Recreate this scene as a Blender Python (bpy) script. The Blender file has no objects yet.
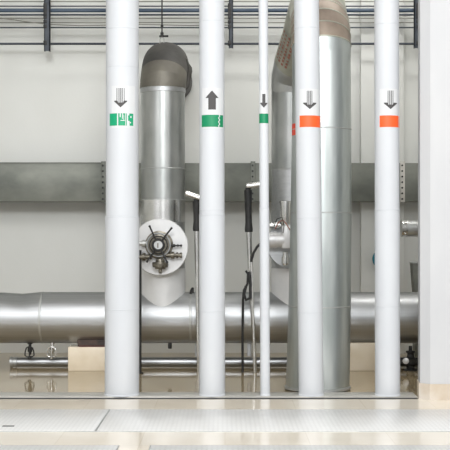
import bpy, bmesh, math, random
from mathutils import Vector, Matrix
random.seed(4)
C = bpy.context.scene.collection
F, HX, HY, CH = 1200.0, 225.0, 235.0, 1.473      # focal length in px of a 450 px frame, principal point, eye height

def P(px, py, Y):
    return Vector(((px-HX)*Y/F, Y, CH-(py-HY)*Y/F))
def XX(px, Y): return (px-HX)*Y/F
def ZZ(py, Y): return CH-(py-HY)*Y/F

# ------------------------------------------------------------------ materials
def lin(c):
    return tuple((v/12.92 if v <= 0.04045 else ((v+0.055)/1.055)**2.4) for v in c)
def rgb(r, g, b): return lin((r/255, g/255, b/255)) + (1,)

def base_mat(name, col, rough=.5, metal=0.0, coat=0.0, spec=.5):
    m = bpy.data.materials.new(name); m.use_nodes = True
    b = m.node_tree.nodes['Principled BSDF']
    b.inputs['Base Color'].default_value = col
    b.inputs['Roughness'].default_value = rough
    b.inputs['Metallic'].default_value = metal
    b.inputs['Coat Weight'].default_value = coat
    b.inputs['Coat Roughness'].default_value = .12
    b.inputs['Specular IOR Level'].default_value = spec
    return m, m.node_tree.nodes, m.node_tree.links, b

def noisy(name, c1, c2, rough=.5, metal=0.0, coat=0.0, scale=(3,3,3), detail=4, lo=.35, hi=.65, rvar=0.0, bump=0.0, bscale=40, spec=.5):
    m, N, L, b = base_mat(name, c1, rough, metal, coat, spec)
    tc = N.new('ShaderNodeTexCoord'); mp = N.new('ShaderNodeMapping'); mp.inputs['Scale'].default_value = scale
    L.new(tc.outputs['Object'], mp.inputs['Vector'])
    nz = N.new('ShaderNodeTexNoise'); nz.inputs['Scale'].default_value = 1; nz.inputs['Detail'].default_value = detail
    L.new(mp.outputs['Vector'], nz.inputs['Vector'])
    cr = N.new('ShaderNodeValToRGB'); cr.color_ramp.elements[0].position = lo; cr.color_ramp.elements[1].position = hi
    cr.color_ramp.elements[0].color = c1; cr.color_ramp.elements[1].color = c2
    L.new(nz.outputs['Fac'], cr.inputs['Fac']); L.new(cr.outputs['Color'], b.inputs['Base Color'])
    if rvar:
        mr = N.new('ShaderNodeMapRange'); mr.inputs['To Min'].default_value = rough-rvar; mr.inputs['To Max'].default_value = rough+rvar
        L.new(nz.outputs['Fac'], mr.inputs['Value']); L.new(mr.outputs['Result'], b.inputs['Roughness'])
    if bump:
        n2 = N.new('ShaderNodeTexNoise'); n2.inputs['Scale'].default_value = bscale; L.new(tc.outputs['Object'], n2.inputs['Vector'])
        bp = N.new('ShaderNodeBump'); bp.inputs['Strength'].default_value = bump; bp.inputs['Distance'].default_value = .01
        L.new(n2.outputs['Fac'], bp.inputs['Height']); L.new(bp.outputs['Normal'], b.inputs['Normal'])
    return m

def tile_mat(name, c1, c2, grout, size, rough):
    m, N, L, b = base_mat(name, c1, rough)
    tc = N.new('ShaderNodeTexCoord')
    br = N.new('ShaderNodeTexBrick'); br.offset = 0.0
    br.inputs['Scale'].default_value = 1; br.inputs['Mortar Size'].default_value = .0035
    br.inputs['Brick Width'].default_value = size; br.inputs['Row Height'].default_value = size
    br.inputs['Color1'].default_value = c1; br.inputs['Color2'].default_value = c2; br.inputs['Mortar'].default_value = grout
    L.new(tc.outputs['Object'], br.inputs['Vector'])
    nz = N.new('ShaderNodeTexNoise'); nz.inputs['Scale'].default_value = 3; nz.inputs['Detail'].default_value = 6
    L.new(tc.outputs['Object'], nz.inputs['Vector'])
    mx = N.new('ShaderNodeMix'); mx.data_type = 'RGBA'; mx.blend_type = 'MULTIPLY'
    cr = N.new('ShaderNodeValToRGB'); cr.color_ramp.elements[0].color = (.86,.84,.8,1); cr.color_ramp.elements[1].color = (1,1,1,1)
    L.new(nz.outputs['Fac'], cr.inputs['Fac'])
    mx.inputs['Factor'].default_value = 1
    L.new(br.outputs['Color'], mx.inputs['A']); L.new(cr.outputs['Color'], mx.inputs['B'])
    L.new(mx.outputs['Result'], b.inputs['Base Color'])
    bp = N.new('ShaderNodeBump'); bp.inputs['Strength'].default_value = .012; bp.inputs['Distance'].default_value = .02
    L.new(nz.outputs['Fac'], bp.inputs['Height']); L.new(bp.outputs['Normal'], b.inputs['Normal'])
    return m

def stud_mat(name, c1, c2, rough):
    # steel cover plate with a grid of small round studs
    m, N, L, b = base_mat(name, c1, rough, .05)
    tc = N.new('ShaderNodeTexCoord')
    vo = N.new('ShaderNodeTexVoronoi'); vo.inputs['Scale'].default_value = 28; vo.inputs['Randomness'].default_value = 0
    mp = N.new('ShaderNodeMapping'); mp.inputs['Scale'].default_value = (1, .5, 0)
    L.new(tc.outputs['Object'], mp.inputs['Vector']); L.new(mp.outputs['Vector'], vo.inputs['Vector'])
    cr = N.new('ShaderNodeValToRGB'); cr.color_ramp.elements[0].position = .28; cr.color_ramp.elements[1].position = .42
    cr.color_ramp.elements[0].color = c2; cr.color_ramp.elements[1].color = c1
    L.new(vo.outputs['Distance'], cr.inputs['Fac']); L.new(cr.outputs['Color'], b.inputs['Base Color'])
    bp = N.new('ShaderNodeBump'); bp.inputs['Strength'].default_value = .3; bp.inputs['Distance'].default_value = .004; bp.invert = True
    L.new(vo.outputs['Distance'], bp.inputs['Height']); L.new(bp.outputs['Normal'], b.inputs['Normal'])
    return m

M = {}
M['white'] = noisy('white_paint', rgb(197,200,205), rgb(203,206,210), .55, 0, 0, (6,6,1.2), 5, .3, .7)
M['whiteband'] = noisy('white_band_paint', rgb(203,206,211), rgb(210,213,217), .5)
M['seam'] = base_mat('seam_grey', rgb(196,199,204), .5)[0]
M['galv'] = noisy('galvanised_sheet', (.33,.345,.34,1), (.50,.51,.50,1), .34, .92, 0, (5,5,2), 6, .3, .7, .06)
M['galvB'] = noisy('greenish_galvanised_sheet', (.40,.44,.435,1), (.58,.615,.61,1), .34, .88, 0, (9,9,1.2), 6, .3, .7, .06)
M['alu'] = noisy('aluminium_jacket', (.42,.43,.44,1), (.50,.51,.52,1), .42, .96, 0, (.6,40,40), 3, .3, .7, .04)
M['aluwhite'] = noisy('bright_aluminium', (.64,.64,.65,1), (.72,.72,.72,1), .42, .4, 0, (6,6,6))
M['steel'] = noisy('bright_steel', (.62,.62,.61,1), (.75,.75,.74,1), .25, 1.0, 0, (9,9,9))
M['steelmatt'] = noisy('matt_steel', (.42,.43,.43,1), (.55,.56,.55,1), .45, .8, 0, (5,5,5))
M['floorsteel'] = noisy('grey_steel_tube', (.36,.37,.38,1), (.42,.43,.44,1), .36, .95, 0, (2,9,9))
M['saddle'] = noisy('rusty_dark_steel', rgb(58,52,49), rgb(86,70,62), .6, .2, 0, (12,12,12))
M['collar'] = noisy('white_matt_sheet', (.66,.665,.67,1), (.73,.73,.73,1), .45, .15, 0, (5,5,5))
M['duct'] = noisy('dull_galvanised_duct', rgb(94,97,91), rgb(130,132,124), .5, .4, 0, (2.5,2.5,4), 8, .3, .72, .05)
M['wrap'] = noisy('dark_grey_wrap', rgb(62,61,60), rgb(88,86,82), .6, .2, 0, (4,4,4), 6, .3, .7, 0, .3, 25)
M['wraplight'] = noisy('brown_grey_wrap', rgb(98,95,88), rgb(124,120,110), .5, .35, 0, (4,4,4), 6, .3, .7, 0, .2, 25)
M['tape'] = noisy('brown_tape', rgb(132,118,106), rgb(160,146,132), .45, .3, 0, (5,5,5), 6, .3, .7, 0, .15, 20)
M['pale'] = noisy('pale_green_wrap', rgb(150,152,140), rgb(186,186,172), .45, .35, 0, (5,5,5), 6)
M['brass'] = noisy('aged_brass', rgb(88,84,75), rgb(136,131,120), .35, .75, 0, (20,20,20))
M['dark'] = noisy('dark_iron', rgb(34,35,36), rgb(52,52,52), .5, .3, 0, (8,8,8))
M['black'] = noisy('black_rubber', rgb(26,27,28), rgb(44,44,44), .55, 0, 0, (10,10,10))
M['conduit'] = noisy('dark_conduit', rgb(52,58,66), rgb(70,76,84), .5, .2, 0, (2,8,8))
M['bluecon'] = noisy('slate_blue_conduit', rgb(62,78,96), rgb(84,98,114), .5, .1, 0, (2,8,8))
M['cable'] = noisy('grey_cable', rgb(120,120,112), rgb(142,142,134), .6, 0, 0, (2,8,8))
M['wall'] = noisy('cream_plaster', rgb(217,218,214), rgb(224,225,222), .75, 0, 0, (1.1,1.1,.7), 7, .3, .7, 0, .08, 30)
M['column'] = noisy('white_column_paint', rgb(191,192,195), rgb(197,198,200), .6, 0, 0, (3,3,1))
M['ceil'] = noisy('pale_ceiling', rgb(200,200,196), rgb(210,210,206), .8)
M['stone'] = noisy('cream_stone', rgb(220,206,182), rgb(232,220,200), .35, 0, 0, (4,4,4), 7)
M['stonepink'] = noisy('cream_marble_skirting', rgb(198,184,166), rgb(212,204,194), .3, 0, .2, (5,5,5), 8)
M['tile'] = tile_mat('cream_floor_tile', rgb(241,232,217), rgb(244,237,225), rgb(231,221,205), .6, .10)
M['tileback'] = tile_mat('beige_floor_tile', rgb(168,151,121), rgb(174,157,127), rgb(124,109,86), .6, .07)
M['stud'] = stud_mat('studded_cover_plate', rgb(218,218,217), rgb(229,229,228), .3)
M['edge'] = noisy('grey_steel_edge', rgb(176,174,168), rgb(206,203,196), .4, .3, 0, (2,8,8))
M['red'] = base_mat('dark_red_paint', rgb(92,48,42), .6)[0]
M['green'] = base_mat('green_tape', rgb(0,132,88), .45)[0]
M['green2'] = base_mat('bright_green_tape', rgb(0,152,106), .45)[0]
M['orange'] = base_mat('orange_tape', rgb(240,94,38), .45)[0]
M['redlab'] = base_mat('red_label', rgb(236,72,44), .45)[0]
M['ink'] = base_mat('grey_ink', rgb(70,68,68), .6)[0]
M['inkdark'] = base_mat('dark_ink', rgb(70,68,68), .6)[0]
M['paper'] = base_mat('white_label_paper', rgb(208,210,212), .55)[0]
M['redink'] = base_mat('faded_red_ink', rgb(160,108,94), .6)[0]
M['blue'] = base_mat('teal_blue_paint', rgb(10,112,130), .35)[0]
M['bluedark'] = base_mat('dark_teal_paint', rgb(16,52,72), .4)[0]

# ------------------------------------------------------------------ mesh helpers
def frame(d):
    d = d.normalized()
    a = Vector((0,0,1)) if abs(d.z) < .95 else Vector((0,1,0))
    u = d.cross(a).normalized(); v = d.cross(u).normalized()
    return u, v

class MB:
    def __init__(s): s.bm = bmesh.new()
    def box(s, a, b, bev=0.0):
        x0,y0,z0 = a; x1,y1,z1 = b
        r = bmesh.ops.create_cube(s.bm, size=1)
        for v in r['verts']:
            v.co = Vector(((x0+x1)/2+v.co.x*(x1-x0), (y0+y1)/2+v.co.y*(y1-y0), (z0+z1)/2+v.co.z*(z1-z0)))
        if bev:
            es = list({e for v in r['verts'] for e in v.link_edges})
            bmesh.ops.bevel(s.bm, geom=es, offset=bev, segments=2, affect='EDGES', profile=.5)
        return s
    def rings(s, rings, cap=True, closed=False):
        bm = s.bm; prev = None; first = None
        for ring in rings:
            vs = [bm.verts.new(p) for p in ring]
            n = len(vs)
            if prev:
                for i in range(n):
                    bm.faces.new((prev[i], prev[(i+1)%n], vs[(i+1)%n], vs[i]))
            else: first = vs
            prev = vs
        if closed:
            n = len(prev)
            for i in range(n): bm.faces.new((prev[i], prev[(i+1)%n], first[(i+1)%n], first[i]))
        elif cap:
            bm.faces.new(list(reversed(first))); bm.faces.new(prev)
        return s
    def tube(s, pts, r, n=16, cap=True, closed=False):
        pts = [Vector(p) for p in pts]
        rs = r if isinstance(r, (list, tuple)) else [r]*len(pts)
        tans = []
        m = len(pts)
        for i in range(m):
            if closed: t = pts[(i+1)%m]-pts[i-1]
            elif i == 0: t = pts[1]-pts[0]
            elif i == m-1: t = pts[-1]-pts[-2]
            else: t = (pts[i+1]-pts[i]).normalized()+(pts[i]-pts[i-1]).normalized()
            tans.append(t.normalized())
        u, v = frame(tans[0]); out = []
        for i in range(m):
            if i:
                q = tans[i-1].rotation_difference(tans[i]); u = q @ u
                u = (u - tans[i]*u.dot(tans[i])).normalized()
            v = tans[i].cross(u).normalized()
            out.append([pts[i]+(u*math.cos(2*math.pi*k/n)+v*math.sin(2*math.pi*k/n))*rs[i] for k in range(n)])
        return s.rings(out, cap, closed)
    def lathe(s, o, d, prof, n=40, cap=True):
        # prof: list of (distance along d, radius)
        o = Vector(o); d = Vector(d).normalized(); u, v = frame(d)
        out = [[o+d*t+(u*math.cos(2*math.pi*k/n)+v*math.sin(2*math.pi*k/n))*max(r,1e-4) for k in range(n)] for t, r in prof]
        return s.rings(out, cap)
    def cyl(s, a, b, r, n=24):
        a = Vector(a); b = Vector(b)
        return s.lathe(a, b-a, [(0,r),((b-a).length,r)], n)
    def sphere(s, c, r, sc=(1,1,1)):
        q = bmesh.ops.create_uvsphere(s.bm, u_segments=16, v_segments=10, radius=1)
        for v in q['verts']: v.co = Vector(c)+Vector((v.co.x*r*sc[0], v.co.y*r*sc[1], v.co.z*r*sc[2]))
        return s
    def ring(s, c, axis, R, r, n=28, m=10):
        u, v = frame(Vector(axis)); c = Vector(c)
        return s.tube([c+(u*math.cos(2*math.pi*k/n)+v*math.sin(2*math.pi*k/n))*R for k in range(n)], r, m, closed=True)
    def prism(s, poly, z0, z1):
        return s.rings([[Vector((x,y,z0)) for x,y in poly], [Vector((x,y,z1)) for x,y in poly]])
    def build(s, name, mat, parent=None, angle=32):
        bmesh.ops.recalc_face_normals(s.bm, faces=s.bm.faces[:])
        me = bpy.data.meshes.new(name); s.bm.to_mesh(me); s.bm.free()
        me.materials.append(mat)
        for p in me.polygons: p.use_smooth = True
        me.set_sharp_from_angle(angle=math.radians(angle))
        o = bpy.data.objects.new(name, me); C.objects.link(o)
        if parent:
            o.parent = parent
            o.matrix_parent_inverse = Matrix.Translation(-PLOC.get(parent.name, Vector((0,0,0))))
        return o
PLOC = {}
def thing(name, label, cat, loc=(0,0,0), group=None):
    o = bpy.data.objects.new(name, None); C.objects.link(o); o.location = loc; o.empty_display_size = .1
    PLOC[o.name] = Vector(loc)
    return tag(o, label, cat, group)
def tag(o, label, cat, group=None):
    o['label'] = label; o['category'] = cat
    if group: o['group'] = group
    return o
def struct(o): o['kind'] = 'structure'; return o

# ------------------------------------------------------------------ setting
YW = 15.0
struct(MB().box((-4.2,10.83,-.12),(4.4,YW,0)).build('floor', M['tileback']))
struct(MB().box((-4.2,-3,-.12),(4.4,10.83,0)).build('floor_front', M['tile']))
struct(MB().box((-4.2,YW,-.12),(4.4,YW+.15,6.6)).build('wall_back', M['wall']))
struct(MB().box((-4.35,9.2,-.12),(-4.2,YW+.15,6.6)).build('wall_left', M['wall']))
struct(MB().box((4.4,9.2,-.12),(4.55,YW+.15,6.6)).build('wall_right', M['wall']))
struct(MB().box((-4.35,9.6,6.6),(4.55,YW+.15,6.75)).build('ceiling', M['ceil']))
# shallow pilaster on the back wall
struct(MB().box((XX(361,14.85),14.86,0),(XX(404,14.85),YW,6.6),.006).build('trim_1', M['wall']))
# steel edge strip in the floor under the pipe row
struct(MB().box((-4.2,10.835,0),(XX(417,10.9),11.16,.012),.003).build('trim_2', M['edge']))
struct(MB().box((-4.2,10.77,0),(XX(417,10.82),10.835,.004)).build('trim_3', M['dark']))
# column
cpoly = [(1.832,10.71),(3.2,10.71),(3.2,11.05),(1.777,11.05),(1.754,10.79)]
struct(MB().prism(cpoly, 0, 6.6).build('wall_column', M['column']))
bpoly = [(1.826,10.695),(3.2,10.695),(3.2,11.062),(1.768,11.062),(1.742,10.786)]
struct(MB().prism(bpoly, 0, .143).build('baseboard_column', M['stonepink']))

# floor cover plates
def plate(x0, x1, y0, y1, label, slot=False):
    t = thing('floor_cover_plate', label, 'floor plate', ((x0+x1)/2,(y0+y1)/2,0), 'studded steel floor plates')
    MB().box((x0+.004,y0,0),(x1-.004,y1,.006),.002).build('plate', M['stud'], t)
    fr = MB()
    for a, b in (((x0,y1-.001,0),(x1,y1+.006,.0045)), ((x0,y0-.006,0),(x1,y0+.001,.0045)),
                 ((x0-.003,y0,0),(x0+.004,y1,.0045)), ((x1-.004,y0,0),(x1+.003,y1,.0045))): fr.box(a, b)
    fr.build('frame', M['steelmatt'], t)
    if slot:
        p = P(8,427,9.2); MB().box((p.x-.045,9.19,.0055),(p.x+.045,9.235,.0072),.0005).build('lift_slot', M['dark'], t)
G1 = 'floor plates nearest the pipes'
plate(-3.3,-.973,8.98,10.10,'studded steel floor plate with a dark lifting slot, left plate in front of the pipes', True)
plate(-.966,2.6,8.98,10.10,'long studded steel floor plate before the row of pipes, right of the dark joint')
plate(-3.3,-.74,7.3,8.38,'studded steel floor plate at the lower left edge of the picture')
plate(-.52,2.6,7.3,8.38,'studded steel floor plate at the bottom right edge of the picture')

# ------------------------------------------------------------------ front white pipes
ZT = 6.6
class VPipe:
    def __init__(s, label, x0, x1, rpx, Y, seams, rlow=None, group='white vertical pipes'):
        # x0: centre px at the base (y=396), x1: centre px at the top (y=0)
        s.Y = Y
        zb, zt = .012, ZZ(0,Y)
        s.xb = XX(x0,Y); s.sl = (XX(x1,Y)-s.xb)/(zt-zb); s.zb = zb
        s.r = rpx*Y/F; s.rl = (rlow or rpx)*Y/F
        s.t = thing('pipe', label, 'pipe', (s.xb,Y,zb), group)
        zs = ZZ(seams[-1],Y)
        MB().cyl(s.ax(zb), s.ax(zs), s.rl, 48).build('lower_section', M['white'], s.t)
        MB().cyl(s.ax(zs), s.ax(ZT), s.r, 48).build('upper_section', M['white'], s.t)
        for q in seams:
            z = ZZ(q,Y); r = s.r if q < seams[-1] else max(s.r,s.rl)
            MB().lathe(s.ax(z-.004), s.ax(z+.004)-s.ax(z-.004), [(0,r),(.002,r+.0016),(.006,r+.0016),(.008,r)], 48).build('seam', M['seam'], s.t)
        MB().lathe(s.ax(zb), (0,0,1), [(0,s.rl+.004),(.012,s.rl+.004),(.016,s.rl)], 48).build('base_ring', M['whiteband'], s.t)
    def ax(s, z): return Vector((s.xb+s.sl*(z-s.zb), s.Y, z))
    def patch(s, mb, xa, xb, top, bot, eps=.0012, n=10):
        # sticker that wraps the pipe, laid out by its measured edges
        f = lambda v: v if callable(v) else (lambda x: v)
        top, bot = f(top), f(bot)
        prev = None
        for i in range(n+1):
            x = xa+(xb-xa)*i/n
            col = []
            for y in (top(x), bot(x)):
                z = ZZ(y, s.Y-s.r*.8); c = s.ax(z); pc = HX+c.x*F/s.Y
                sn = max(-.995, min(.995, (x-pc)*s.Y/F/s.r)); cs = math.sqrt(1-sn*sn)
                r = s.r+eps
                col.append(mb.bm.verts.new((c.x+r*sn, s.Y-r*cs, z)))
            if prev: mb.bm.faces.new((prev[0],prev[1],col[1],col[0]))
            prev = col
        return mb

def arrow_down(p, c, y0, yh, yt, hw, stripes, mat='ink', parent_paper=None):
    mb = MB()
    for a, b in stripes: p.patch(mb, c+a, c+b, y0, yh+1, .0022, 4)
    p.patch(mb, c-hw, c+hw, lambda x: yh-1.6+ (0 if abs(x-c) > hw*.45 else 2.0), lambda x: yh-.6+(yt-yh)*(1-abs(x-c)/hw), .0022, 16)
    return mb.build('arrow', M[mat], p.paper)

p1 = VPipe('thickest white vertical pipe, leftmost of the row, green tape with torn white lettering', 122, 122.4, 16.4, 10.98, [30,68,309,217], 17.2)
w = MB(); p1.patch(w, 113, 135.5, 86, 128, .0008); p1.paper = w.build('label_paper', M['paper'], p1.t)
arrow_down(p1, 122.0, 88.4, 102.5, 108.4, 6.2, [(-3.9,-3.2),(-1.9,-1.1),(-.2,.6),(1.3,2.0),(3.2,3.8)])
g = MB(); p1.patch(g, 111, 134, 113.6, 125.8, .0016); p1.tape = g.build('green_tape', M['green2'], p1.t); p1.tape['label'] = 'green tape band with torn white letters'
w = MB()
for a, b, y0, y1 in ((118.6,119.7,113.6,125.8),(121.2,122.2,113.6,117.5),(123.5,124.2,113.6,119),(124.9,125.4,115,121),(122,126,120.4,121.1),
                     (126.6,127.2,113.6,125.8),(128.0,129.2,113.6,125.8),(129.2,130.3,113.6,115.5),(129.2,130.6,121,125.8),(131.2,132.4,116.2,118.0),(130.9,131.9,122,123.4)):
    p1.patch(w, a, b, y0, y1, .0024, 3)
w.build('torn_lettering', M['paper'], p1.tape)

p2 = VPipe('thick white vertical pipe with dark upward arrow above solid green tape', 212.2, 211.8, 12.6, 10.95, [22,311,210,215], 12.9)
w = MB(); p2.patch(w, 202.5, 223, 88, 128.5, .0008); p2.paper = w.build('label_paper', M['paper'], p2.t)
mb = MB(); p2.patch(mb, 208.5, 215.9, 97.5, 109.8, .0022)
p2.patch(mb, 206.0, 218.4, lambda x: 90.6+7.4*abs(x-212.1)/6.3, 98.2, .0022, 16); mb.build('arrow', M['ink'], p2.paper)
g = MB(); p2.patch(g, 202, 223, 115, 127, .0016); p2.tape = g.build('green_tape', M['green'], p2.t)
w = MB()
for i in range(6):
    x = 218.6+(-1)**i*.35; p2.patch(w, x, x+.9, 115+2*i, 117+2*i, .0024, 2)
w.build('torn_line', M['paper'], p2.tape)

p3 = VPipe('thinnest white vertical pipe, small dark arrow and narrow green tape', 265.2, 263.2, 4.7, 10.93, [13,308,208], 4.9)
w = MB(); p3.patch(w, 259.4, 267.5, 90, 124, .0008); p3.paper = w.build('label_paper', M['paper'], p3.t)
mb = MB(); p3.patch(mb, 262.2, 265.2, 94, 104, .0022, 4)
p3.patch(mb, 260.4, 267.0, 102.8, lambda x: 103.6+4.4*(1-abs(x-263.7)/3.3), .0022, 12); mb.build('arrow', M['inkdark'], p3.paper)
g = MB(); p3.patch(g, 258.9, 268.2, 113.6, 123.2, .0016); g.build('green_tape', M['green'], p3.t)

p4 = VPipe('slightly leaning white vertical pipe with orange tape, in front of the fat galvanised pipe', 311.2, 306.4, 12.5, 10.95, [29,312,218], 12.5)
w = MB(); p4.patch(w, 299, 319.6, 89, 128, .0008); p4.paper = w.build('label_paper', M['paper'], p4.t)
arrow_down(p4, 308.9, 91, 104.4, 110, 6.4, [(-2.9,-2.2),(-1.4,-.6),(.1,.9),(1.7,2.4)])
g = MB(); p4.patch(g, 299.2, 319.6, 115.6, 127.2, .0016); g.build('orange_tape', M['orange'], p4.t)

p5 = VPipe('white vertical pipe with orange tape, rightmost of the row and nearest the white column', 387.6, 386.6, 12.3, 10.95, [25,306,210], 12.5)
w = MB(); p5.patch(w, 378.6, 398, 89, 128, .0008); p5.paper = w.build('label_paper', M['paper'], p5.t)
arrow_down(p5, 388.9, 90.8, 104.4, 110, 6.4, [(-2.9,-2.2),(-1.3,-.5),(.3,1.1),(2,2.7)])
g = MB(); p5.patch(g, 378.6, 398.6, 115.6, 127.2, .0016); g.build('orange_tape', M['orange'], p5.t)

# ------------------------------------------------------------------ big horizontal pipe
YP = 13.2; KP = YP/F; ZP = ZZ(317.5,YP); RP = 25.5*KP
t = thing('main_pipe', 'fat silver jacketed pipe lying across the room behind the white pipes', 'pipe', (0,YP,ZP-RP))
def xbody(x0, x1, r, prof=None):
    return MB().lathe((x0,YP,ZP), (1,0,0), [(0,r),(x1-x0,r)], 64)
XS = XX(43,YP)
xbody(XS, 4.39, RP).build('pipe_body', M['alu'], t)
# left length of jacket: its top edge is dented beside the seam
rings = []
n = 64; steps = [-4.19,-3,-2.6,XX(5,YP),XX(14,YP),XX(22,YP),XX(30,YP),XX(37,YP),XS]
dent = [0,0,.005,.008,.018,.028,.016,.004,-.003]
for x, dd in zip(steps, dent):
    ring = []
    for k in range(n):
        a = 2*math.pi*k/n
        w_ = max(0, math.cos(a-.35))**4
        r = RP-dd*w_
        ring.append(Vector((x, YP-r*math.sin(a), ZP+r*math.cos(a))))
    rings.append(ring)
MB().rings(rings).build('dented_jacket', M['alu'], t)['label'] = 'dented length of jacket'
for px in (43,191,334):
    x = XX(px,YP); MB().lathe((x-.012,YP,ZP), (1,0,0), [(0,RP),(.004,RP+.003),(.020,RP+.003),(.024,RP)], 64).build('jacket_seam', M['steelmatt'], t)
for px, y0, y1, r in ((249.3,341,356,.024),(197.6,341,357,.026),(170,341,348.5,.022)):
    c = P(px,350,YP); m = MB().lathe((c.x,YP-.02,ZZ(y0,YP)), (0,0,-1), [(0,r*.8),(.02,r*.8),(.03,r),((y1-y0)*KP-.01,r),((y1-y0)*KP,r*.8)], 18)
    o = m.build('drain_nipple', M['white'] if px > 180 else M['dark'], t); o['label'] = 'white drain nipple' if px > 180 else 'short dark drain nipple'

# plinths under it
def plinth(x0, x1, ztop, label, sad, red):
    t = thing('stone_plinth', label, 'plinth', ((x0+x1)/2,13.1,0), 'cream stone plinths under the main pipe')
    MB().box((x0,13.0,0),(x1,13.268,ztop),.006).build('block', M['stone'], t)
    a0, a1 = sad
    rings = []
    for x in (a0,a1):
        ring = []
        arc = [math.radians((-34 if red else -20)*(1-i/8)) for i in range(17)]
        yz = [(YP+(RP+.0015)*math.sin(a), ZP-(RP+.0015)*math.cos(a)) for a in arc if YP+RP*math.sin(a) < 13.262]
        ring = [Vector((x,y,z)) for y,z in yz] + [Vector((x,yz[-1][0],ztop)), Vector((x,yz[0][0],ztop))]
        rings.append(ring)
    sad_o = MB().rings(rings).build('pipe_saddle', M['saddle' if red else 'stone'], t)
    if red:
        MB().box((a0+.02, YP-.20,ztop+.002),(a1-.02,YP-.15,ztop+.012)).build('red_strap', M['red'], sad_o)['label'] = 'dark red strap'
plinth(XX(68,13),XX(119,13),ZZ(347,13),'cream stone plinth with dark red strap on top, left, under the fat silver pipe',(XX(77,13),XX(112,13)),True)
plinth(XX(338,13),XX(394,13),ZZ(343,13),'cream stone plinth on the right, between galvanised pipe and rightmost white pipe',(XX(342,13),XX(390,13)),False)

# thin pipe on the floor
RL = .053; YL = 13.335
t = thing('floor_pipe', 'thin shiny pipe lying on the floor below the fat silver pipe', 'pipe', (0,YL,0))
MB().cyl((XX(10,YL)+.03,YL,RL+.009), (2.3,YL,RL+.009), RL, 32).build('pipe_body', M['floorsteel'], t)
MB().lathe((XX(10,YL),YL,RL+.009), (1,0,0), [(0,RL*.7),(.004,RL+.008),(.03,RL+.008),(.034,RL+.001),(.06,RL+.001),(.062,RL+.006),(.08,RL+.006),(.082,RL)], 32).build('end_cap', M['steelmatt'], t)

# hanging drain valves under main pipe at left
def drain_valve(px, mat, label, chrome):
    Y = YP-.02; x = XX(px,Y)
    zt = ZP-RP
    t = thing('drain_valve', label, 'valve', (x,Y,zt))
    MB().lathe((x,Y,zt+.004), (0,0,-1), [(0,.028),(.012,.028),(.014,.016),(.05,.016),(.06,.026),(.095,.026),(.105,.016),(.13,.014)], 16).build('body', M[mat], t)
    hb = MB()
    hb.tube([(x-.05*s,Y-.035,zt-.01+q) for s, q in ((.35,-.03),(.7,-.04),(.95,-.085),(1,-.12),(.6,-.135),(0,-.14),(-.6,-.135),(-1,-.12),(-.95,-.085),(-.7,-.04),(-.35,-.03),(0,-.026))], .0075, 8, closed=True)
    hb.cyl((x,Y,zt-.08),(x,Y-.04,zt-.08),.009,10)
    hb.build('loop_handle', M[mat], t)
    MB().lathe((x,Y-.036,zt-.042), (0,0,-1), [(0,.006),(.02,.008),(.09,.008),(.1,.02),(.125,.02),(.13,.012)], 12).build('outlet', M[mat], t)
drain_valve(30,'black','small black drain valve hanging under the fat silver pipe at left', False)
drain_valve(52,'steel','small chrome drain valve with loop handle under the fat silver pipe', True)

# ------------------------------------------------------------------ tee with drum flange
def saddle_riser(mb, xc, r, z1, n=64):
    # vertical shell whose lower edge follows the main pipe
    lo, hi = [], []
    for k in range(n):
        a = 2*math.pi*k/n; dy = r*math.sin(a)
        lo.append(Vector((xc+r*math.cos(a), YP+dy, ZP+math.sqrt(max(RP*RP-dy*dy, 0))-.002)))
        hi.append(Vector((xc+r*math.cos(a), YP+dy, z1)))
    return mb.rings([lo,hi], cap=False)
def ringband(xc, z, r, h=.012, e=.0035):
    return MB().lathe((xc,YP,z-h/2), (0,0,1), [(0,r),(.003,r+e),(h-.003,r+e),(h,r)], 56)

# left riser
RX = 22*KP; X1 = XX(163,YP)
t = thing('riser_pipe', 'silver riser pipe with dark wrapped elbow behind the two leftmost white pipes', 'pipe', (X1,YP,ZP+RP))
saddle_riser(MB(), X1, RX+.004, ZZ(268,YP)).build('tee_collar', M['collar'], t)
MB().cyl((X1,YP,ZZ(268,YP)), (X1,YP,ZZ(222,YP)), RX, 64).build('lower_section', M['alu'], t)
MB().cyl((X1,YP,ZZ(222,YP)), (X1,YP,ZZ(200,YP)), RX+.003, 64).build('streaked_band', M['steel'], t)
MB().cyl((X1,YP,ZZ(200,YP)), (X1,YP,ZZ(169,YP)), RX, 64).build('middle_section', M['galv'], t)
MB().cyl((X1,YP,ZZ(169,YP)), (X1,YP,ZZ(93,YP)), RX, 64).build('upper_section', M['galv'], t)
MB().cyl((X1,YP,ZZ(93,YP)), (X1,YP,ZZ(86,YP)), RX+.006, 64).build('bright_band', M['alu'], t)
for q in (93,169,200): ringband(X1, ZZ(q,YP), RX).build('seam', M['steelmatt'], t)
def ring_set(pts, r, n=56):
    ts = []
    for i in range(len(pts)):
        if i == 0: tt = pts[1]-pts[0]
        elif i == len(pts)-1: tt = pts[-1]-pts[-2]
        else: tt = (pts[i+1]-pts[i]).normalized()+(pts[i]-pts[i-1]).normalized()
        ts.append(tt.normalized())
    if abs(ts[0].z) > .8: ts[0] = Vector((0,0,1))
    u, v = frame(ts[0]); R = []
    for i in range(len(pts)):
        if i: u = ts[i-1].rotation_difference(ts[i]) @ u
        v = ts[i].cross(u).normalized()
        rr = r[i] if isinstance(r, list) else r
        R.append([pts[i]+(u*math.cos(2*math.pi*k/n)+v*math.sin(2*math.pi*k/n))*rr for k in range(n)])
    return R
def segs(R, i0, i1, facet=True):
    m = MB()
    if facet:
        for i in range(i0, i1): m.rings([R[i],R[i+1]], cap=False)
    else: m.rings(R[i0:i1+1], cap=False)
    return m
ZE = ZZ(86,YP); RE = .27
pts = [Vector((X1,YP,ZE-.03)), Vector((X1,YP,ZE))]
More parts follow.
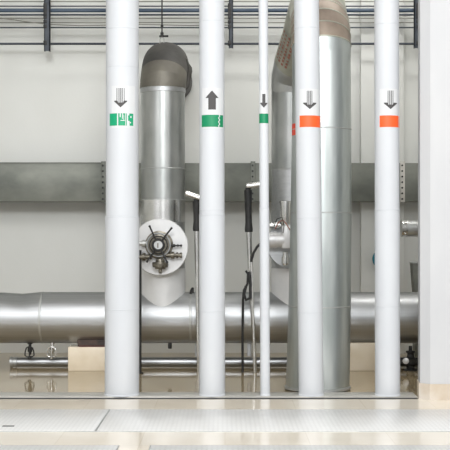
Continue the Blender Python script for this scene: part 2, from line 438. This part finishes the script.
for i in range(1,7):
    a = math.radians(15*i); pts.append(Vector((X1+.02*math.sin(a), YP+RE*(1-math.cos(a)), ZE+RE*math.sin(a))))
pts.append(Vector((X1+.02, 14.985, ZE+RE)))
RR_ = ring_set(pts, RX+.012)
segs(RR_,0,3).build('elbow_lower', M['wraplight'], t)['label'] = 'brown-grey wrapped lower bend'
segs(RR_,3,7,False).build('elbow_upper', M['wrap'], t)['label'] = 'dark wrapped upper bend'
segs(RR_,7,8).build('wall_run', M['wrap'], t)
pts = pts[1:]
# torn flap of wrap on the right of the elbow
fl = MB()
rg = []
for i in range(9):
    a = i/8; c = Vector((X1+RX+.012+.022*math.sin(math.pi*a)+.006*random.uniform(-1,1), YP+.10+.08*math.sin(3*a), ZZ(58,YP)-a*.33))
    rr = .012+.028*math.sin(math.pi*min(1,a*.9+.1))
    rg.append([c+Vector((rr*math.cos(b)*random.uniform(.75,1.25), rr*2.2*math.sin(b), rr*.4*math.sin(2*b))) for b in [2*math.pi*k/10 for k in range(10)]])
fl.rings(rg).build('torn_flap', M['wrap'], t, 60)

riser_t = t
# hanger rod above it
YR = pts[3].y+.02
t = thing('hanger_rod', 'thin dark hanger rod with turnbuckle holding up the dark wrapped elbow', 'hanger rod', (XX(162,YR),YR,ZZ(43,YR)))
xr = XX(162,YR); zr = ZZ(44,YR)
MB().cyl((xr,YR,zr+.1),(xr,YR,ZT),.008,10).build('rod', M['dark'], t)
MB().lathe((xr,YR,zr+.075), (0,0,1), [(0,.008),(.01,.018),(.05,.018),(.06,.008),(.11,.008),(.115,.016),(.135,.016),(.14,.008)], 12).build('turnbuckle', M['dark'], t)
MB().cyl((xr-.03,YR,zr+.085),(xr+.07,YR,zr+.088),.012,10).build('cross_pin', M['dark'], t)
MB().tube([(xr-.022,YR,zr-.015),(xr-.022,YR,zr+.05),(xr-.012,YR,zr+.075),(xr+.012,YR,zr+.075),(xr+.022,YR,zr+.05),(xr+.022,YR,zr-.015)],.006,8).build('eye', M['steel'], t)

# left drum flange + valve
def drum(t, xc, zc, r, yfront, mat):
    MB().lathe((xc,YP-.05,zc), (0,-1,0), [(0,r*.86),(YP-.05-yfront-.05,r*.98),(YP-.05-yfront-.012,r),(YP-.05-yfront,r-.008)], 64).build('drum_flange', M[mat], t)
D1x, D1z, YD = XX(160,12.85), ZZ(247,12.85), 12.83
drum(riser_t, D1x, D1z, 28.5*12.85/F, YD, 'aluwhite')

YV = YD
tv = thing('brass_valve', 'brass valve with four dark spokes on the round white flange', 'valve', (D1x,YV,D1z))
vc = P(158,245,12.6)
MB().lathe((vc.x,YV,vc.z), (0,-1,0), [(0,.15),(.02,.15),(.024,.115),(.07,.11),(.09,.125),(.115,.125),(.12,.09),(.15,.085)], 40).build('body', M['brass'], tv)
MB().ring((vc.x,YV-.12,vc.z), (0,1,0), .122, .009, 36).build('rim_ring', M['floorsteel'], tv)
MB().ring((vc.x,YV-.19,vc.z), (0,1,0), .058, .0125, 32).build('hand_ring', M['dark'], tv)
MB().ring((vc.x,YV-.135,vc.z), (0,1,0), .092, .008, 32).build('clamp_ring', M['dark'], tv)
dial = MB().lathe((vc.x,YV-.15,vc.z), (0,-1,0), [(0,.05),(.03,.05),(.036,.046)], 32).build('dial', M['paper'], tv); dial['label'] = 'white dial'
MB().box((vc.x-.01,YV-.1885,vc.z-.03),(vc.x+.002,YV-.1865,vc.z+.02)).build('dial_needle', M['brass'], dial)
for x, y in ((149.2,225.5),(172,227.5),(146.5,262.5),(167.5,263)):
    q = P(x,y,12.62); d = Vector((q.x-vc.x,0,q.z-vc.z)); n_ = d.normalized()
    a = Vector((vc.x,YV-.19,vc.z))+n_*.055; b = Vector((q.x,YV-.205,q.z))
    MB().tube([a,a.lerp(b,.85),b],[.0085,.0095,.013],10).build('spoke', M['dark'], tv)
def nozzle(x0, x1, y, r, mat, name, yy=-.09):
    a = P(x0,y,12.7); b = P(x1,y,12.7); L_ = b.x-a.x
    a = Vector((a.x,YV+yy,a.z)); m = MB()
    pr = [(0,r*.8),(L_*.3,r*.8),(L_*.32,r*1.3),(L_*.5,r*1.3),(L_*.52,r*.7),(L_*.62,r*.7),(L_*.64,r*1.1),(L_*.74,r*1.1),(L_*.76,r*.7),(L_*.84,r*.7),(L_*.86,r),(L_,r)]
    return m.lathe(a,(1,0,0),pr,18).build(name, M[mat], tv)
nozzle(166,182,255.3,.030,'brass','outlet_nozzle')
nozzle(168,182,245.6,.012,'dark','side_lever')
nozzle(150,138.5,244.5,.024,'brass','inlet_nozzle') if False else None
for yq, rq in ((243.5,.03),(257,.034)):
    a = P(139,yq,12.7); b = P(150,yq,12.7)
    MB().lathe((a.x,YV-.07,a.z),(1,0,0),[(0,rq*.8),(.03,rq*.8),(.032,rq*1.25),(.065,rq*1.25),(.067,rq*.8),(.13,rq*.8)],18).build('inlet_fitting', M['brass' if yq > 250 else 'steelmatt'], tv)
a = P(160,262,12.7)
MB().lathe((a.x,YV-.085,a.z+.03),(0,0,-1),[(0,.045),(.03,.05),(.034,.085),(.05,.088),(.085,.082),(.088,.06),(.105,.056),(.108,.02),(.15,.016),(.155,.003)],28).build('bottom_cap', M['brass'], tv)
# drain tube from the left fitting to the floor
xd = XX(140,12.75); td2 = thing('drain_tube', 'thin dark upright tube beside the right edge of the thickest white pipe', 'tube', (xd,12.76,0))
MB().tube([(xd,12.76,0),(xd,12.76,ZZ(262,12.76)),(xd,12.76,ZZ(250,12.76))],.016,12).build('tube', M['dark'], td2)
MB().lathe((xd,12.76,0),(0,0,1),[(0,.035),(.012,.035),(.014,.018)],16).build('foot', M['dark'], td2)

# ------------------------------------------------------------------ arch pipe (back riser, over the top, down to the floor in front)
X2 = XX(293.5,YP); YB = 11.45
B0 = Vector((XX(317.6,YB),YB,.012)); BT = Vector((XX(321.4,YB),YB,ZZ(56,YB)))
t = thing('arch_pipe', 'fattest galvanised pipe arching over from the rear valve down to the floor, brown taped bend', 'pipe', (B0.x,YB,0))
saddle_riser(MB(), X2, RX+.004, ZZ(268,YP)).build('tee_collar', M['collar'], t)
MB().cyl((X2,YP,ZZ(268,YP)),(X2,YP,ZZ(170,YP)),RX,64).build('rear_lower_section', M['alu'], t)
MB().cyl((X2,YP,ZZ(170,YP)),(X2,YP,ZZ(90,YP)),RX,64).build('rear_upper_section', M['galv'], t)
for q in (170,210,268): ringband(X2, ZZ(q,YP), RX).build('seam', M['steelmatt'], t)
RBt, RBb = .278, .303
A1 = Vector((X2,YP,ZZ(90,YP)))
dirh = Vector((-.02, 1, 0)).normalized()
RB = .40; path = [BT.copy()-Vector((0,0,.03)), BT.copy()]
for i in range(1,6):
    a = math.radians(13*i); path.append(BT+dirh*RB*(1-math.cos(a))+Vector((0,0,RB*math.sin(a))))
nb = len(path)-1
path += [Vector((.935,12.10,3.77)), Vector((.925,12.40,3.77)), Vector((.862,12.72,3.54)), Vector((.79,13.0,3.34)), Vector((X2+.006,13.15,3.21)), A1.copy()]
rad = [RBt+.002]*2+[RBt+.004]*(nb-1)+[RBt+.002,RBt-.002,RX+.024,RX+.014,RX+.008,RX+.004]
R2 = ring_set(path, rad)
segs(R2,0,2).build('bend_sleeve', M['galvB'], t)
segs(R2,2,nb).build('taped_bend', M['tape'], t)['label'] = 'brown taped bend'
segs(R2,nb,nb+4).build('slanted_bend', M['pale'], t)['label'] = 'pale slanted bend with faded red writing'
segs(R2,nb+4,len(path)-1).build('lower_bend', M['steelmatt'], t)
for i in (2,3,4,5):
    MB().rings([[p+(p-path[i]).normalized()*e_+nrm*o_ for p in R2[i]] for nrm in [(path[i+1]-path[i-1]).normalized()] for e_,o_ in ((.0,-.007),(.005,-.004),(.005,.004),(.0,.007))], cap=False).build('tape_seam', M['pale'], t)
sl = [None,None,None,path[nb+4],path[nb+2]]
# downpipe
def bp(f): return B0.lerp(BT,f)+Vector((.0142*4*f*(1-f),0,0))
zq = lambda y: (ZZ(y,YB)-B0.z)/(BT.z-B0.z)
cuts = [0, zq(306), zq(213), zq(130), 1]
rr = lambda f: RBb+(RBt-RBb)*f
for i, nm in enumerate(('lower_section','middle_section','upper_section','top_band')):
    a, b = cuts[i], cuts[i+1]
    MB().tube([bp(a),bp(b)],[rr(a),rr(b)],64).build(nm, M['galvB'], t)
for f in cuts[1:-1]:
    c = bp(f); MB().lathe(c-Vector((0,0,.006)),(0,0,1),[(0,rr(f)),(.003,rr(f)+.003),(.009,rr(f)+.003),(.012,rr(f))],64).build('seam', M['steelmatt'], t)
MB().lathe(B0,(0,0,1),[(0,RBb+.012),(.02,RBb+.012),(.024,RBb+.003)],64).build('base_flange', M['steelmatt'], t)
arch_t = t
# red label on its left edge
lb = MB(); prev = None
for i in range(7):
    th = math.radians(-84+i*6)
    col = []
    for y in (124.5,136):
        z = ZZ(y,YB); f = (z-B0.z)/(BT.z-B0.z); c = bp(f); r = rr(f)+.002
        col.append(lb.bm.verts.new((c.x+r*math.sin(th), c.y-r*math.cos(th), z)))
    if prev: lb.bm.faces.new((prev[0],prev[1],col[1],col[0]))
    prev = col
lb.build('red_label', M['redlab'], t)
# faded red writing on the slanted bend: rows of short strokes
wr = MB(); P0, P1 = sl[3], sl[4]; ax = (P1-P0).normalized()
side = ax.cross(Vector((0,-1,0.5))).normalized()
up = side.cross(ax).normalized()
for row in range(4):
    for k in range(9):
        s_ = .10+k*.048+random.uniform(-.006,.006); wdt = random.uniform(.014,.034)
        th0 = math.radians(-30+row*12); 
        prev = None
        for j in range(3):
            th = th0+math.radians(6)*j/2
            col = []
            for ss in (s_, s_+wdt):
                f = ss/(P1-P0).length; r = (RX+.018)*(1-f)+(RBt+.002)*f+.003
                col.append(wr.bm.verts.new(P0+ax*ss+(side*math.sin(th)*1+up*math.cos(th))*r))
            if prev: wr.bm.faces.new((prev[0],prev[1],col[1],col[0]))
            prev = col
wr.build('faded_writing', M['redink'], t)

# rear valve on the arch pipe's riser
D2x, D2z = XX(291,12.85), ZZ(244,12.85)
drum(arch_t, D2x, D2z, 24.5*12.85/F, YD, 'alu')
tv = thing('motor_valve', 'silver valve with upright cylinder head behind the leaning white pipe', 'valve', (D2x,YD,D2z))
a = P(276,240,12.6)
MB().lathe((a.x-.09,YD-.13,a.z),(1,0,0),[(0,.085),(.07,.085),(.072,.09),(.1,.09),(.102,.08),(.18,.08)],32).build('body', M['aluwhite'], tv)
b = P(286,237,12.6)
MB().box((b.x-.04,YD-.20,b.z-.12),(b.x+.11,YD-.002,b.z+.12),.012).build('housing', M['aluwhite'], tv)
c = P(286.5,222,12.6)
MB().lathe((c.x,YD-.11,c.z-.04),(0,0,1),[(0,.05),(.03,.062),(.24,.062),(.242,.07),(.262,.07),(.27,.055)],28).build('cylinder_head', M['steel'], tv)
d = P(286,256,12.6)
MB().lathe((d.x,YD-.12,d.z+.04),(0,0,-1),[(0,.03),(.05,.03),(.052,.042),(.12,.042),(.122,.03),(.14,.026)],20).build('outlet', M['steel'], tv)
e = P(273,225,12.6)
MB().lathe((e.x-.03,YD-.1,e.z),(1,0,0),[(0,.03),(.05,.03),(.052,.04),(.1,.04),(.102,.025),(.19,.025)],20).build('side_fitting', M['steel'], tv)
w = MB().tube([P(275,229,12.55),P(279,222,12.52),P(283,220,12.52),P(287,225,12.52),P(290,230,12.55)],.006,8); w.build('wire', M['redink'], tv)['label'] = 'thin reddish wire'
w = MB().tube([P(274,226,12.55),P(277,219,12.52),P(282,217,12.5),P(284,226,12.52),P(283,233,12.55)],.005,8); w.build('wire', M['dark'], tv)

# ------------------------------------------------------------------ long duct on the back wall
YDu = 14.5
t = thing('wall_duct', 'long flat galvanised duct running along the back wall behind every pipe', 'duct', (0,14.7,ZZ(201,YDu)))
z0, z1 = ZZ(201.5,YDu), ZZ(163,YDu)
joints = [-4.19, XX(103.5,YDu), XX(253,YDu), XX(402.5,YDu), 4.39]
for i in range(4):
    MB().box((joints[i],YDu,z0),(joints[i+1]-.004,14.855,z1),.004).build('duct_length', M['duct'], t)
MB().box((-4.19,YDu-.012,z1),(XX(101,YDu),14.86,z1+.008)).build('cover_lip', M['duct'], t)
for i in (1,2,3):
    x = joints[i]
    jf = MB().box((x-.028,YDu-.012,z0-.008),(x+.028,YDu+.003,z1+.02),.003).build('joint_flange', M['edge'] if i == 3 else M['duct'], t)
    for k in range(7):
        z = z0+.03+k*(z1-z0-.06)/6; MB().lathe((x-.006,YDu-.011,z),(0,-1,0),[(0,.012),(.012,.012),(.014,.008)],8).build('bolt', M['dark'], jf)
for x in (-3.4,-1.8,-.3,.6,2.6): MB().box((x-.03,14.85,z0+.05),(x+.03,YW,z1-.05)).build('wall_bracket', M['steelmatt'], t)

# ------------------------------------------------------------------ conduits and struts at the top
YC = 14.70
cons = [(1.6,.6,'cable','grey conduit at the top edge of the picture'),
        (6.2,.65,'conduit','thin dark conduit just above the thick slate blue conduit'),
        (10.4,2.0,'bluecon','thick slate blue conduit near the top of the back wall'),
        (14.8,.9,'conduit','dark conduit just below the thick slate blue conduit'),
        (18.2,.55,'cable','grey conduit, second below the thick slate blue conduit'),
        (22.6,.55,'cable','grey conduit, third below the thick slate blue conduit'),
        (27.6,.7,'conduit','thin dark conduit, next above the lowest conduit'),
        (43.8,1.15,'conduit','lowest dark conduit, passing behind the tops of the dark wrapped elbow')]
for y, r, m, lab in cons:
    rr_ = r*YC/F; z = ZZ(y,YC)
    o = MB().cyl((-4.19,YC,z),(4.39,YC,z),rr_,14).build('conduit', M[m]); tag(o, lab, 'conduit', 'conduits along the back wall')
cpts = []
for px, y in ((-60,19),(0,17.8),(25,21.5),(50,24.5),(80,25.6),(105,25.2),(140,24.4),(190,25.5),(231,25)):
    cpts.append(P(px,y,YC-.03))
o = MB().tube(cpts,.006,8).build('cable', M['cable']); tag(o,'thin cable sagging across the conduits at upper left','cable')
for px, hw, yb, lab in ((47,3.0,51,'dark upright strut holding the conduits, left of the thickest white pipe'),
                    (231,2.2,48,'dark upright strut holding the conduits, between the two green taped white pipes'),
                    (416.6,2.4,48,'dark upright strut holding the conduits, beside the white column')):
    Y = 14.62; x = XX(px,Y); w_ = hw*Y/F
    t = thing('conduit_strut', lab, 'strut', (x,Y,ZZ(yb,Y)), 'struts holding the conduits')
    m = MB(); m.box((x-w_,Y,ZZ(yb,Y)),(x+w_,Y+.012,ZT)); m.box((x-w_,Y,ZZ(yb,Y)),(x-w_+.01,Y+.05,ZT)); m.box((x+w_-.01,Y,ZZ(yb,Y)),(x+w_,Y+.05,ZT))
    chn = m.build('channel', M['conduit'], t)
    for y, r, mm, _ in cons[1:]:
        rr_ = r*YC/F; z = ZZ(y,YC)
        k = MB(); s_ = -1 if px > 300 else 1
        k.box((x-w_*.6*s_-.022,Y-.008,z-rr_-.012),(x-w_*.6*s_+.022,YC-rr_*.5,z+rr_+.012),.003); k.build('clamp', M['dark'], chn)

# ------------------------------------------------------------------ T-handled poles by the main pipe
def tpole(base_px, top_px, ytop, ygrip0, ygrip1, ybase, hx0, hx1, hy0, hy1, label, hose):
    Y = 12.885
    t = thing('t_handled_pole', label, 'pole', (XX(base_px,Y),Y,0), 'T-handled silver poles')
    def at(y):
        f = (y-ytop)/(373-ytop); f = f*.45 if hose and y < 340 else f; return P(top_px+(base_px-top_px)*f, y, Y)
    b = at(373); b.z = 0
    mid = P(250.3,276,Y) if hose else at(300)
    MB().tube([b,mid,at(ygrip1)],[.017,.023,.03],16).build('tube', M['steel'], t)
    MB().tube([at(ygrip1+2),at(ygrip1-1),at(ygrip1-8),at((ygrip0+ygrip1)/2),at(ygrip0)],[.042,.044,.036,.036,.044],16).build('grip', M['black'], t)
    MB().tube([at(ygrip0),at(ytop+1)],.03,14).build('neck', M['dark'], t)
    MB().tube([P(hx0,hy0,Y-.01),P(hx0+1,hy0+.1,Y-.01),P(hx1,hy1,Y-.01)],[.026,.034,.034],14).build('handle', M['steel'], t)
    if hose:
        MB().tube([P(261,243,Y-.03),P(257,247,Y-.05),P(253.5,253,Y-.05),P(251.5,260,Y-.05),P(251.6,262,Y-.05)],.014,10).build('black_hose', M['black'], t)
        MB().tube([P(251.6,261,Y-.05),P(252.2,290,Y-.05),P(253.6,330,Y-.045),P(254.6,372,Y-.05)],.012,10).build('silver_hose', M['steel'], t)
        MB().tube([P(246,271,Y-.05),P(248,274,Y-.07),P(247.5,284,Y-.08),P(244,290,Y-.08),P(243,300,Y-.06),P(242.6,335,Y-.05),P(242.6,372.5,Y-.05)],.013,10).build('dark_hose', M['dark'], t)
        MB().tube([P(249,272,Y-.06),P(250.5,284,Y-.08),P(250,298,Y-.08),P(246,300,Y-.08),P(244,294,Y-.08),P(246,286,Y-.08)],.016,10).build('coiled_hose', M['black'], t)
    return t
tpole(255.6,248.0,187,190,230,373,246,260,186,184.5,'silver T-handled pole with black grip and hoses, left of the thinnest white pipe', True)
tpole(198.5,196.5,198,201,229,373,185,201,193.2,198.5,'silver T-handled pole with black grip, half hidden behind the up-arrow white pipe', False)
Y = 12.93
o = MB().tube([P(190.6,294,Y),P(191,290.5,Y),P(192.3,288.2,Y),P(193,288.4,Y),P(192.8,293,Y)],.012,10).build('pipe_hook', M['black']); tag(o,'tiny black hook on top of the fat silver pipe, left of the up-arrow pipe','hook')

# ------------------------------------------------------------------ things at the right, near the column
Y = 12.6
t = thing('stub_pipe', 'short grey steel pipe with bolted collar, peeking out between rightmost pipe and column', 'pipe', (2.35,Y,0))
zc = ZZ(228.5,Y); xs = XX(401.3,Y); r = 8.0*Y/F
MB().tube([(xs,Y,zc),(2.15,Y,zc),(2.28,Y,zc-.05),(2.35,Y,zc-.18),(2.35,Y,0)],r,28).build('pipe_body', M['steelmatt'], t)
MB().lathe((xs-.004,Y,zc),(1,0,0),[(0,r*.6),(.002,r+.006),(.012,r+.006),(.014,r+.001),(.05,r+.001),(.052,r+.005),(.06,r+.005),(.062,r)],28).build('collar', M['steel'], t); co_ = t.children[-1]
for s_ in (-.055,.055): MB().sphere((xs+.032,Y-r*.8,zc+s_),.012).build('bolt_head', M['steel'], co_)

# grey flared post behind the main pipe
Y = 14.1; x0, x1 = XX(412.3,Y), XX(430,Y)
t = thing('cable_post', 'grey upright trunking with wider top, between the column and the back wall', 'trunking', ((x0+x1)/2,Y,0))
zt = ZZ(263,Y)
MB().rings([[Vector((x0+.035,Y,0)),Vector((x1-.035,Y,0)),Vector((x1-.035,Y+.2,0)),Vector((x0+.035,Y+.2,0))],
            [Vector((x0+.035,Y,ZZ(300,Y))),Vector((x1-.035,Y,ZZ(300,Y))),Vector((x1-.035,Y+.2,ZZ(300,Y))),Vector((x0+.035,Y+.2,ZZ(300,Y)))],
            [Vector((x0,Y,zt)),Vector((x1,Y,zt)),Vector((x1,Y+.2,zt)),Vector((x0,Y+.2,zt))]]).build('trunking_body', M['duct'], t)
MB().box((x0-.006,Y-.006,zt-.004),(x1+.006,Y+.206,zt+.012),.003).build('top_rim', M['steelmatt'], t)

# blue handwheel behind the rightmost white pipe
Y = 14.855; bx, bz = XX(382.4,14.7), ZZ(259,14.7)
t = thing('blue_handwheel', 'teal blue handwheel on the back wall, almost hidden behind the rightmost white pipe', 'handwheel', (bx,Y,bz))
MB().cyl((bx,Y+.005,bz),(bx,14.66,bz),.02,14).build('stem', M['steelmatt'], t)
MB().ring((bx,14.70,bz),(0,1,0),.108,.016,36).build('rim', M['blue'], t)
for k in range(4):
    a = math.pi/4+k*math.pi/2; MB().cyl((bx,14.70,bz),(bx+.1*math.cos(a),14.70,bz+.1*math.sin(a)),.011,8).build('spoke', M['bluedark'], t)
MB().lathe((bx,14.72,bz),(0,-1,0),[(0,.03),(.05,.03),(.055,.02)],16).build('hub', M['bluedark'], t)

# black gate valve with a white tag under the main pipe by the column
Y = 13.02; x = XX(410.5,Y)
t = thing('gate_valve', 'black gate valve low on the floor between the rightmost pipe and column', 'valve', (x,Y,0))
MB().lathe((x,Y,0),(0,0,1),[(0,.075),(.016,.075),(.02,.045),(.06,.045),(.075,.07),(.13,.07),(.15,.04),(.19,.034),(.2,.05),(.215,.05),(.22,.02),(.27,.018)],20).build('body', M['black'], t)
MB().cyl((x-.11,Y,.1),(x+.13,Y,.1),.045,18).build('side_stub', M['black'], t)
MB().lathe((x-.055,Y-.06,.118),(-.25,-1,0),[(0,.02),(.04,.024),(.045,.034),(.06,.034),(.065,.016)],16).build('white_cap', M['aluwhite'], t)

# ------------------------------------------------------------------ light
def area(name, loc, target, sx, sy, power, col=(1,1,1)):
    l = bpy.data.lights.new(name, 'AREA'); l.shape = 'RECTANGLE'; l.size = sx; l.size_y = sy; l.energy = power; l.color = col
    o = bpy.data.objects.new(name, l); C.objects.link(o); o.location = loc
    o.rotation_euler = (Vector(target)-Vector(loc)).to_track_quat('-Z','Y').to_euler()
    return o
area('window_daylight', (.1,-14,9.4), (0,14,1.6), 6, 3.6, 2700, (.97,.99,1))
for sx_ in (-1, 1): area('side_fill_light', (sx_*9,-5,6.8), (0,14,1.6), 3, 3, 300, (1,.99,.97))  # added fill from both front sides, softens pipe shadows on the back wall
area('rear_wall_fill', (1.9,12.6,6.5), (1.7,15,1.9), 3.4, .5, 115, (1,.98,.95))  # invented fill light, lifts the middle and right of the back wall
area('front_floor_fill', (0,5.6,6.5), (0,6.4,0), 6, 4, 520, (1,.99,.97))  # overhead fill added to brighten the front floor

wd = bpy.data.worlds.new('World'); bpy.context.scene.world = wd; wd.use_nodes = True
N = wd.node_tree.nodes; L = wd.node_tree.links
bg = N['Background']; tc = N.new('ShaderNodeTexCoord'); sx = N.new('ShaderNodeSeparateXYZ')
L.new(tc.outputs['Generated'], sx.inputs[0])
cr = N.new('ShaderNodeValToRGB'); cr.color_ramp.interpolation = 'EASE'
ng = N.new('ShaderNodeMath'); ng.operation = 'MULTIPLY'; ng.inputs[1].default_value = -1
L.new(sx.outputs['Y'], ng.inputs[0]); L.new(ng.outputs[0], cr.inputs['Fac'])
cr.color_ramp.elements[0].position = .30; cr.color_ramp.elements[0].color = (.09,.094,.10,1)
cr.color_ramp.elements[1].position = .78; cr.color_ramp.elements[1].color = (1,1,1,1)
L.new(cr.outputs['Color'], bg.inputs['Color'])
bg.inputs['Strength'].default_value = .85

cam = bpy.data.cameras.new('camera'); co = bpy.data.objects.new('camera', cam); C.objects.link(co)
co.location = (0,0,CH); co.rotation_euler = (math.pi/2,0,0)
cam.sensor_width = 36; cam.lens = 36*F/450; cam.shift_y = (HY-225)/450; cam.clip_end = 100
S = bpy.context.scene; S.camera = co
S.view_settings.view_transform = 'Standard'; S.view_settings.look = 'None'; S.view_settings.gamma = 1; S.view_settings.use_curve_mapping = False
S.view_settings.exposure = -0.24
